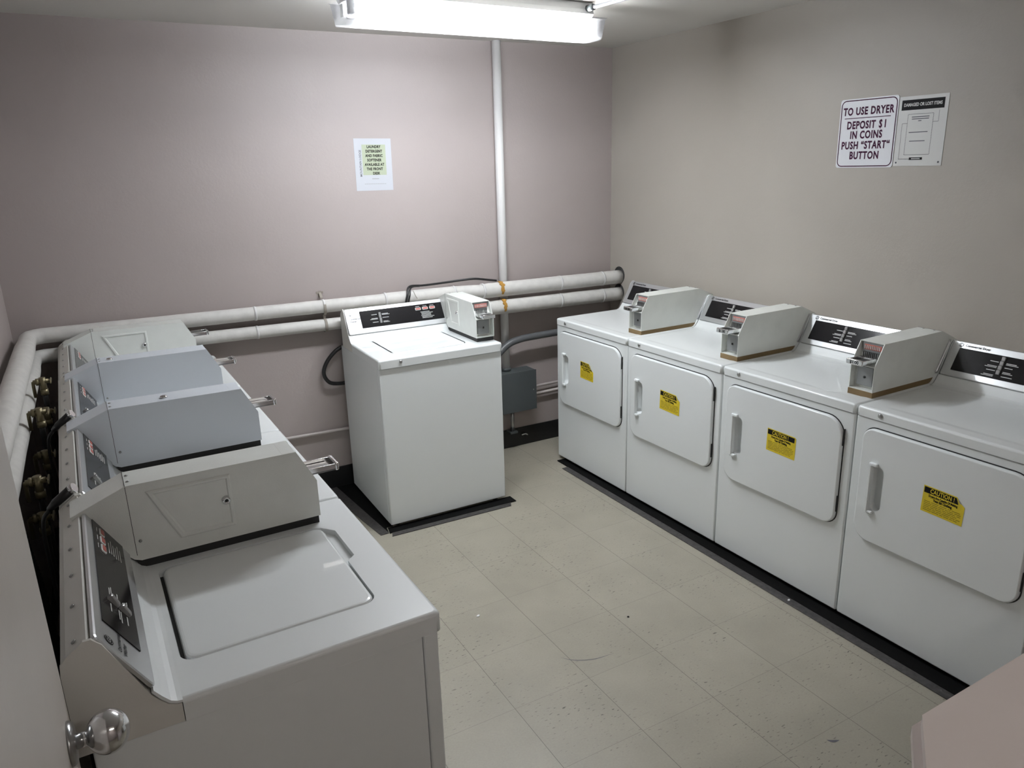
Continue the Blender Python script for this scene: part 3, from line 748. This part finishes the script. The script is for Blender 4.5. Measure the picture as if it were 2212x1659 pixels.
# black cable draped over the pipes
b = MB(RUBBER)
pc = bez([(1.010, yp-0.034, 1.04), (1.010, yp-0.046, 1.07), (1.022, yp-0.044, 1.115), (1.050, yp-0.012, 1.155), (1.15, yp+0.012, 1.150), (1.30, yp+0.02, 1.152), (1.38, yp+0.01, 1.157), (1.47, yp-0.01, 1.160), (1.56, yp-0.005, 1.145), (1.64, yp+0.03, 1.128)], 8)
b.tube(pc, 0.0065, None, 10)
b.tube([p+Vector((0.014, 0.0, -0.005)) for p in pc[:30]], 0.005, None, 8)
tag(b.build('cable'), 'black cable draped over the upper wall pipe behind the lone washer', 'cable')
b = MB(STRAP); b.tube(bez([(1.058, yp-0.044, 1.135), (1.067, yp-0.049, 1.11), (1.075, yp-0.049, 1.095), (1.079, yp-0.050, 1.088)], 5), 0.002, None, 8)
tag(b.build('wire_tie'), 'small bent wire tie on the upper pipe beside the black cable', 'tie')
# black hose loop beside the lone washer
b = MB(RUBBER); b.tube(bez([(0.660, 2.788, 0.86), (0.594, 2.786, 0.832), (0.535, 2.78, 0.775), (0.512, 2.775, 0.715), (0.538, 2.775, 0.660), (0.598, 2.786, 0.640), (0.66, 2.788, 0.640)], 8), 0.011, None, 12)
tag(b.build('drain_hose'), 'black hose looping out behind the left side of the lone washer', 'hose')
# thin wall pipes
b = MB(PINKPIPE); b.tube([(XL+0.01, YB-0.02, 0.372), (0.3, YB-0.02, 0.366), (1.0, YB-0.02, 0.352), (1.548, YB-0.02, 0.350)], 0.0095, None, 14)
tag(b.build('thin_pipe'), 'thin pink painted pipe low along the back wall', 'pipe')
b = MB(PINKPIPE); b.tube([(1.865, YB-0.04, 0.400), (1.93, YB-0.03, 0.404), (XR-0.01, YB-0.03, 0.412)], 0.009, None, 14)
tag(b.build('thin_pipe'), 'short thin pipe leaving the right side of the junction box, above its lower twin', 'pipe')
b = MB(PINKPIPE); b.tube([(1.862, YB-0.03, 0.352), (XR-0.01, YB-0.03, 0.362)], 0.009, None, 14)
tag(b.build('thin_pipe'), 'lower of two short thin pipes right of the grey junction box', 'pipe')
# junction box
t = thing('junction_box', 'grey metal junction box on the back wall between lone washer and dryers', 'electrical box', (1.705, YB, 0))
b = MB(BOXDARK); b.box(-0.150, 0.150, -0.118, 0, 0.285, 0.545, bev=0.003); b.build('enclosure', t)
b = MB(BOXDARK); b.box(-0.152, 0.152, -0.1215, -0.1185, 0.283, 0.547, bev=0.001)
for x in (-0.13, 0.13): b.lathe([(0.005, 0), (0, 0.003)], (x, -0.1215, 0.415), '-y', m=DCHROME, seg=10)
b.build('cover', t)
b = MB(DCHROME); b.tube([(0.005, -0.05, 0.13), (0.005, -0.05, 0.287)], 0.013, None, 16); b.tube([(0.005, -0.05, 0.262), (0.005, -0.05, 0.284)], 0.019, None, 6); b.build('conduit_stub', t)
b = MB(BOXDARK); b.box(-0.02, 0.035, -0.07, -0.007, 0.118, 0.132, bev=0.002); b.build('conduit_fitting', t)
# flexible conduit
b = MB(FLEX); pts = bez([(1.42, YB-0.09, 0.50), (1.54, YB-0.09, 0.62), (1.66, YB-0.09, 0.722), (1.76, YB-0.09, 0.752), (1.90, YB-0.09, 0.758), (2.10, YB-0.09, 0.762), (2.4, YB-0.09, 0.77)], 22)
b.tube(pts, [0.0215+0.0012*(i % 2) for i in range(len(pts))], None, 14)
tag(b.build('flexible_conduit'), 'dark grey flexible conduit curving from behind the washer to the dryers', 'conduit')
b = MB(LITTER); b.tube(bez([(1.80, YB-0.012, 0.075), (1.825, YB-0.02, 0.080), (1.845, YB-0.012, 0.068)], 4), 0.004, None, 8)
tag(b.build('cable_tie'), 'small white scrap on the black base under the junction box', 'scrap')

# ---- water valves and hoses behind the left washers
def valve(y, z, label, x=-0.757):
    t = thing('water_valve', label, 'valve', (x, y, z), 0, 'water valves behind the left washers')
    b = MB(BRASS)
    b.tube([(-0.030, 0, 0.0), (0.0, 0, 0), (0.020, 0, 0)], 0.009, None, 12); b.tube([(0.0, 0, -0.045), (0.0, 0, 0.015)], 0.011, None, 12)
    b.tube([(0.0, 0, -0.03), (0.0, 0, -0.050)], 0.015, None, 6)
    b.tube([(-0.022, 0.0, 0), (-0.012, 0, 0)], 0.014, None, 6)
    b.tube([(-0.026, 0, 0), (-0.030, 0, 0), (-0.032, 0.01, -0.02), (-0.032, 0.01, -0.06)], 0.006, None, 8)
    b.build('valve_body', t)
    b = MB(BRASS); b.tube([(0.018, 0, 0), (0.027, 0, 0)], 0.005, None, 8)
    b.box(0.024, 0.029, -0.028, 0.028, -0.006, 0.006, bev=0.0025); b.build('valve_handle', t)
    return t
vl = ['tarnished brass valve near the back end of the left wall, top of the first pair', 'tarnished brass valve below the first pair top, near the back corner',
      'tarnished brass valve in the middle of the gap behind the washers, upper one', 'tarnished brass valve in the middle of the gap behind the washers, lower one',
      'tarnished brass valve nearest the open door, upper one', 'tarnished brass valve nearest the open door, lower one']
hl = ['black hose hanging from the back upper valve', 'black hose hanging from the back lower valve', 'black hose hanging from the middle upper valve', 'black hose hanging from the middle lower valve', 'black hose hanging from the near upper valve', 'black hose hanging from the near lower valve']
i = 0
for (y, z) in ((1.90, 1.09), (1.80, 1.00), (1.52, 1.075), (1.43, 0.955), (1.06, 1.00), (0.98, 0.92)):
    valve(y, z, vl[i])
    b = MB(RUBBER)
    b.tube(bez([(-0.757, y, z-0.048), (-0.757, y-0.003, z-0.14), (-0.748, y-0.02, z-0.30), (-0.745, y-0.025, 0.30), (-0.745, y-0.025, 0.0)], 6), 0.009, None, 10)
    tag(b.build('water_hose'), hl[i], 'hose', 'black hoses behind the left washers'); i += 1
# drain pipes standing in the gap (white) and striped ribbed hose near the door
b = MB(CONDW); b.tube([(-0.86, 1.0, 0.0), (-0.86, 1.0, 0.92)], 0.022, None, 14); tag(b.build('stand_pipe'), 'white standpipe in the gap behind the washers close to the wall', 'pipe')
b = MB(RUBBER)
pts = bez([(-0.80, 0.86, 0.30), (-0.79, 0.88, 0.55), (-0.80, 0.92, 0.74), (-0.81, 0.94, 0.82), (-0.818, 0.955, 0.90)], 14)
b.tube(pts, [0.019+0.003*(i % 2) for i in range(len(pts))], None, 14)
tag(b.build('ribbed_hose'), 'ribbed grey black drain hose rising to the standpipe near the door', 'hose')
# black cord plugs held behind the consoles
for (px_, py_, lb) in ((-0.656, 1.345, 'black plug sticking up between the second and third washers of the left row'), (-0.649, 0.672, 'black plug sticking up between the first and second washers of the left row')):
    t = thing('cord_plug', lb, 'plug', (px_, py_, 1.102), 0, 'black plugs behind the left washers')
    b = MB(RUBBER); b.tube([(-0.062, 0.022, -0.052), (-0.045, 0.016, -0.036), (-0.008, 0.003, -0.005)], [0.007, 0.011, 0.0115], None, 12)
    b.tube(bez([(-0.061, 0.022, -0.051), (-0.082, 0.028, -0.10), (-0.085, 0.028, -0.30), (-0.09, 0.028, -1.09)], 5), 0.005, None, 8); b.build('cord', t)
    b = MB(CHROME); b.tube([(-0.009, 0.0033, -0.0057), (0.0, 0.0, 0.0)], 0.012, None, 14); b.build('end_cap', t)

# ================================================================== SIGNS
def wall_tf(origin, wall):
    # text frame: x right, y up, z out of wall toward the room
    if wall == 'back':   # facing -Y
        R = Matrix(((1, 0, 0), (0, 0, -1), (0, 1, 0))).to_4x4()
    else:                # right wall, facing -X: right = -Y
        R = Matrix(((0, 0, -1), (-1, 0, 0), (0, 1, 0))).to_4x4()
    return Matrix.Translation(origin) @ R
def plate(mb, T, w, h, th, m, r=0.0005, seg=2):
    P = rrect(0, w, 0, h, r, seg)
    mb.loops([[T @ Vector((x, y, 0.0002)) for x, y in P], [T @ Vector((x, y, th)) for x, y in P]], m, True)
# paper notice on back wall
T = wall_tf((0.805, YB, 1.699), 'back') @ Matrix.Rotation(-0.012, 4, 'Z')
b = MB(PAPER); w, h = 0.212, 0.275; plate(b, T, w, h, 0.0012, PAPER)
Z = 0.0016
b.strip(T, 0.043, 0.178, 0.083, 0.243, GREENP, Z)
for i, s in enumerate(['LAUNDRY', 'DETERGENT', 'AND FABRIC', 'SOFTENER', 'AVAILABLE AT', 'THE FRONT', 'DESK']):
    b.text(s, 0.0195, T @ Matrix.Translation((0.111+(0.008 if i == 6 else 0), 0.231-i*0.0233, Z+0.0004)), INK, off=0.0008, sx=0.84, sp=1.06)
b.text('MOUNTAIN LODGE', 0.0165, T @ Matrix.Translation((0.032, 0.145, Z)) @ Matrix.Rotation(math.pi/2, 4, 'Z'), GREYINK, off=0.0003, sx=0.95)
b.strip(T, 0.092, 0.132, 0.061, 0.065, LGREY, Z)
for k in range(12): b.strip(T, 0.048+k*0.0105, 0.056+k*0.0105, 0.034, 0.037, LGREY, Z)
tag(b.build('paper_notice'), 'laminated white notice about laundry detergent on the pink back wall', 'notice')
# dryer instruction sign
T = wall_tf((XR, 1.098, 1.760), 'right')
b = MB(SIGNW); w, h = 0.283, 0.292; plate(b, T, w, h, 0.0025, SIGNW, 0.012, 4)
Z = 0.0030
def outline(mb, T, x0, x1, y0, y1, r, t, m, z, seg=5):
    A = rrect(x0, x1, y0, y1, r, seg); B = rrect(x0+t, x1-t, y0+t, y1-t, max(r-t, 0.0005), seg)
    va = [mb.v(*(T @ Vector((x, y, z)))) for x, y in A]; vb = [mb.v(*(T @ Vector((x, y, z)))) for x, y in B]
    for i in range(len(A)): mb.face([va[i], va[(i+1) % len(A)], vb[(i+1) % len(A)], vb[i]], m)
outline(b, T, 0.005, w-0.005, 0.005, h-0.005, 0.024, 0.0042, PURP, Z)
b.strip(T, 0.026, 0.252, 0.2095, 0.2125, PURP, Z)
for s, y, q in (('TO USE DRYER', 0.238, 1), ('IN COINS', 0.1385, 1), ('PUSH \u201cSTART\u201c', 0.0945, 1), ('BUTTON', 0.0515, 1)):
    b.text(s, 0.044, T @ Matrix.Translation((w/2-0.001, y, Z)), PURP, off=0.0016, sx=0.76, sp=1.12)
for s_, x_ in (('DEPOSIT', 0.041), ('S', 0.200), ('1', 0.222)):
    b.text(s_, 0.044, T @ Matrix.Translation((x_, 0.180, Z)), PURP, 'LEFT', off=0.0016, sx=0.76, sp=1.12)
b.strip(T, 0.2074, 0.2098, 0.1610, 0.2000, PURP, Z+0.0002)
tag(b.build('instruction_sign'), 'white sign with maroon lettering telling how to use the dryers', 'sign')
# second plastic poster, slightly lapped by the sign
T = wall_tf((XR, 0.812, 1.765), 'right')
b = MB(PAPER2); w, h = 0.212, 0.276; plate(b, T, w, h, 0.0018, PAPER2)
Z = 0.0023
b.strip(T, 0.012, 0.196, 0.222, 0.262, INK, Z)
b.text('DAMAGED OR LOST ITEMS', 0.0175, T @ Matrix.Translation((0.104, 0.242, Z+0.0004)), PAPER2, off=0.0005, sx=0.78)
def dashes(x0, y0, x1, y1, n2=26, t=0.0011):
    dx, dy = (x1-x0)/n2, (y1-y0)/n2
    for k in range(n2):
        xa, ya, xb, yb = x0+dx*k, y0+dy*k, x0+dx*(k+0.62), y0+dy*(k+0.62)
        if abs(dx) > abs(dy): b.strip(T, min(xa, xb), max(xa, xb), ya-t, ya+t, GREYINK, Z)
        else: b.strip(T, xa-t, xa+t, min(ya, yb), max(ya, yb), GREYINK, Z)
for q in ((0.045, 0.045, 0.045, 0.205), (0.045, 0.205, 0.155, 0.205), (0.155, 0.205, 0.155, 0.045), (0.155, 0.045, 0.045, 0.045), (0.022, 0.028, 0.022, 0.170), (0.022, 0.170, 0.045, 0.170), (0.022, 0.028, 0.07, 0.028), (0.178, 0.215, 0.178, 0.172), (0.178, 0.172, 0.155, 0.172)): dashes(*q)
for (x0, x1, y) in ((0.062, 0.138, 0.194), (0.063, 0.137, 0.186), (0.092, 0.106, 0.178), (0.056, 0.138, 0.134), (0.062, 0.130, 0.099)):
    b.strip(T, x0, x1, y-0.0016, y+0.0016, GREYINK, Z)
b.strip(T, 0.070, 0.128, 0.024, 0.034, INK, Z); b.strip(T, 0.080, 0.118, 0.0275, 0.0305, PAPER2, Z+0.0003)
for (x, y) in ((0.012, 0.014), (0.198, 0.014)):
    b.lathe([(0.004, 0), (0, 0.002)], tuple(T @ Vector((x, y, 0.0018))), '-x', m=GREYINK, seg=10)
tag(b.build('rules_poster'), 'pale plastic poster with a black heading bar right of the dryer sign', 'poster')

# ================================================================== CEILING LAMP
LR = math.radians(1.5); LC = Vector((1.052, 1.768, 0))
t = thing('ceiling_lamp', 'lit fluorescent ceiling lamp in a clear wraparound cover above the room', 'ceiling light', (LC.x, LC.y, H), LR)
hl2 = 0.60
b = MB(HOUSING)
b.prism([(-0.066, -0.002), (0.066, -0.002), (0.066, -0.030), (0.070, -0.048), (0.045, -0.070), (-0.045, -0.070), (-0.070, -0.048), (-0.066, -0.030)], -hl2+0.012, hl2-0.05, 'x')
b.build('housing', t)
for y in (-0.036, 0.036):
    b = MB(TUBE); b.tube([(-hl2+0.045, y, -0.098), (hl2-0.045, y, -0.098)], 0.0165, None, 14); b.build('fluorescent_tube', t)
    for s in (-1, 1):
        b = MB(HOUSING); b.box(s*(hl2-0.032)-0.012, s*(hl2-0.032)+0.012, y-0.015, y+0.015, -0.116, -0.068, bev=0.003); b.build('lamp_holder', t)
# lens trough: open at top, thin walls
b = MB(LENS)
def tro(x, k): # cross-section
    return [(x, -0.088*k, -0.062), (x, -0.078*k, -0.066), (x, -0.066*k, -0.140), (x, -0.055*k, -0.149), (x, 0.055*k, -0.149), (x, 0.066*k, -0.140), (x, 0.078*k, -0.066), (x, 0.088*k, -0.062)]
A = [b.v(p[0]-(0.016 if p[2] > -0.07 else 0)*(1 if abs(p[1]) > 0.08 else 0.6), p[1], p[2]) for p in tro(-hl2, 1)]; B = [b.v(p[0]+(0.016 if p[2] > -0.07 else 0)*(1 if abs(p[1]) > 0.08 else 0.6), p[1], p[2]) for p in tro(hl2, 1)]
for i in range(7): b.face([A[i], A[i+1], B[i+1], B[i]], LENS_SIDE if i in (0, 1, 5, 6) else None)
b.face(A[1:7]); b.face(B[1:7])
b.build('lens_cover', t, normals=True)
# conduit feeding the lamp
t = thing('ceiling_conduit', 'metal conduit running along the ceiling into the lamp', 'conduit', (0, 0, 0))
b = MB(GALV); b.tube([(1.575, 1.690, H-0.026), (1.62, 1.40, H-0.026), (1.80, 0.2, H-0.026)], 0.0085, None, 12); b.build('tube', t)
b = MB(BOXDARK); b.tube([(1.571, 1.720, H-0.026), (1.577, 1.675, H-0.026)], 0.014, None, 8); b.build('connector', t)

# fill lamp added behind the camera (not in view)
t = thing('ceiling_lamp', 'unseen strip lamp added on the hall ceiling for fill light', 'ceiling light', (0.5, -1.95, H))
b = MB(HOUSING); b.box(-0.6, 0.6, -0.06, 0.06, -0.05, 0, bev=0.004); b.build('housing', t)
b = MB(FILLT); b.tube([(-0.57, 0, -0.07), (0.57, 0, -0.07)], 0.018, None, 12); b.build('fluorescent_tube', t)

# ================================================================== LITTER
for (x, y, s, lb) in ((0.650, 1.186, 0.010, 'tiny white paper scrap on the floor near the first washer'), (1.828, 0.587, 0.009, 'tiny white scrap on the black strip before the dryers')):
    b = MB(LITTER); z0 = 0.0048 if x > 1.8 else 0.0005
    b.prism([(x-s, y-s*0.3), (x, y-s*0.7), (x+s*0.8, y), (x+s*0.3, y+s*0.6), (x-s*0.4, y+s*0.3)], z0, z0+0.003, 'z')
    tag(b.build('paper_scrap'), lb, 'scrap')
b = MB(INK); b.lathe([(0.005, 0.0005), (0.004, 0.003), (0, 0.0035)], (1.179, 0.852, 0), 'z', seg=8); tag(b.build('dirt_crumb'), 'small dark crumb in the middle of the tiled floor', 'crumb')

for (pts, wd_, lb) in (([(0.985, 0.69), (0.90, 0.70), (0.83, 0.735), (0.795, 0.775)][::-1], 0.0016, 'faint curved scuff line on the tiles in front of the first washer'),
                       ([(1.300, -0.028), (1.312, -0.042), (1.335, -0.05)], 0.005, 'short dark smudge on a floor tile near the pink ledge')):
    b = MB(GREYINK); P = bez([(x, y, 0) for x, y in pts], 5); k = len(P)
    for i in range(k-1):
        t0, t1 = math.sin(math.pi*i/(k-1))*wd_+0.0002, math.sin(math.pi*(i+1)/(k-1))*wd_+0.0002
        d = (P[i+1]-P[i]).normalized(); nn = Vector((-d.y, d.x, 0))
        b.face([b.v(*(P[i]+nn*t0+Vector((0, 0, 0.0006)))), b.v(*(P[i]-nn*t0+Vector((0, 0, 0.0006)))), b.v(*(P[i+1]-nn*t1+Vector((0, 0, 0.0006)))), b.v(*(P[i+1]+nn*t1+Vector((0, 0, 0.0006))))])
    tag(b.build('scuff_mark'), lb, 'scuff')
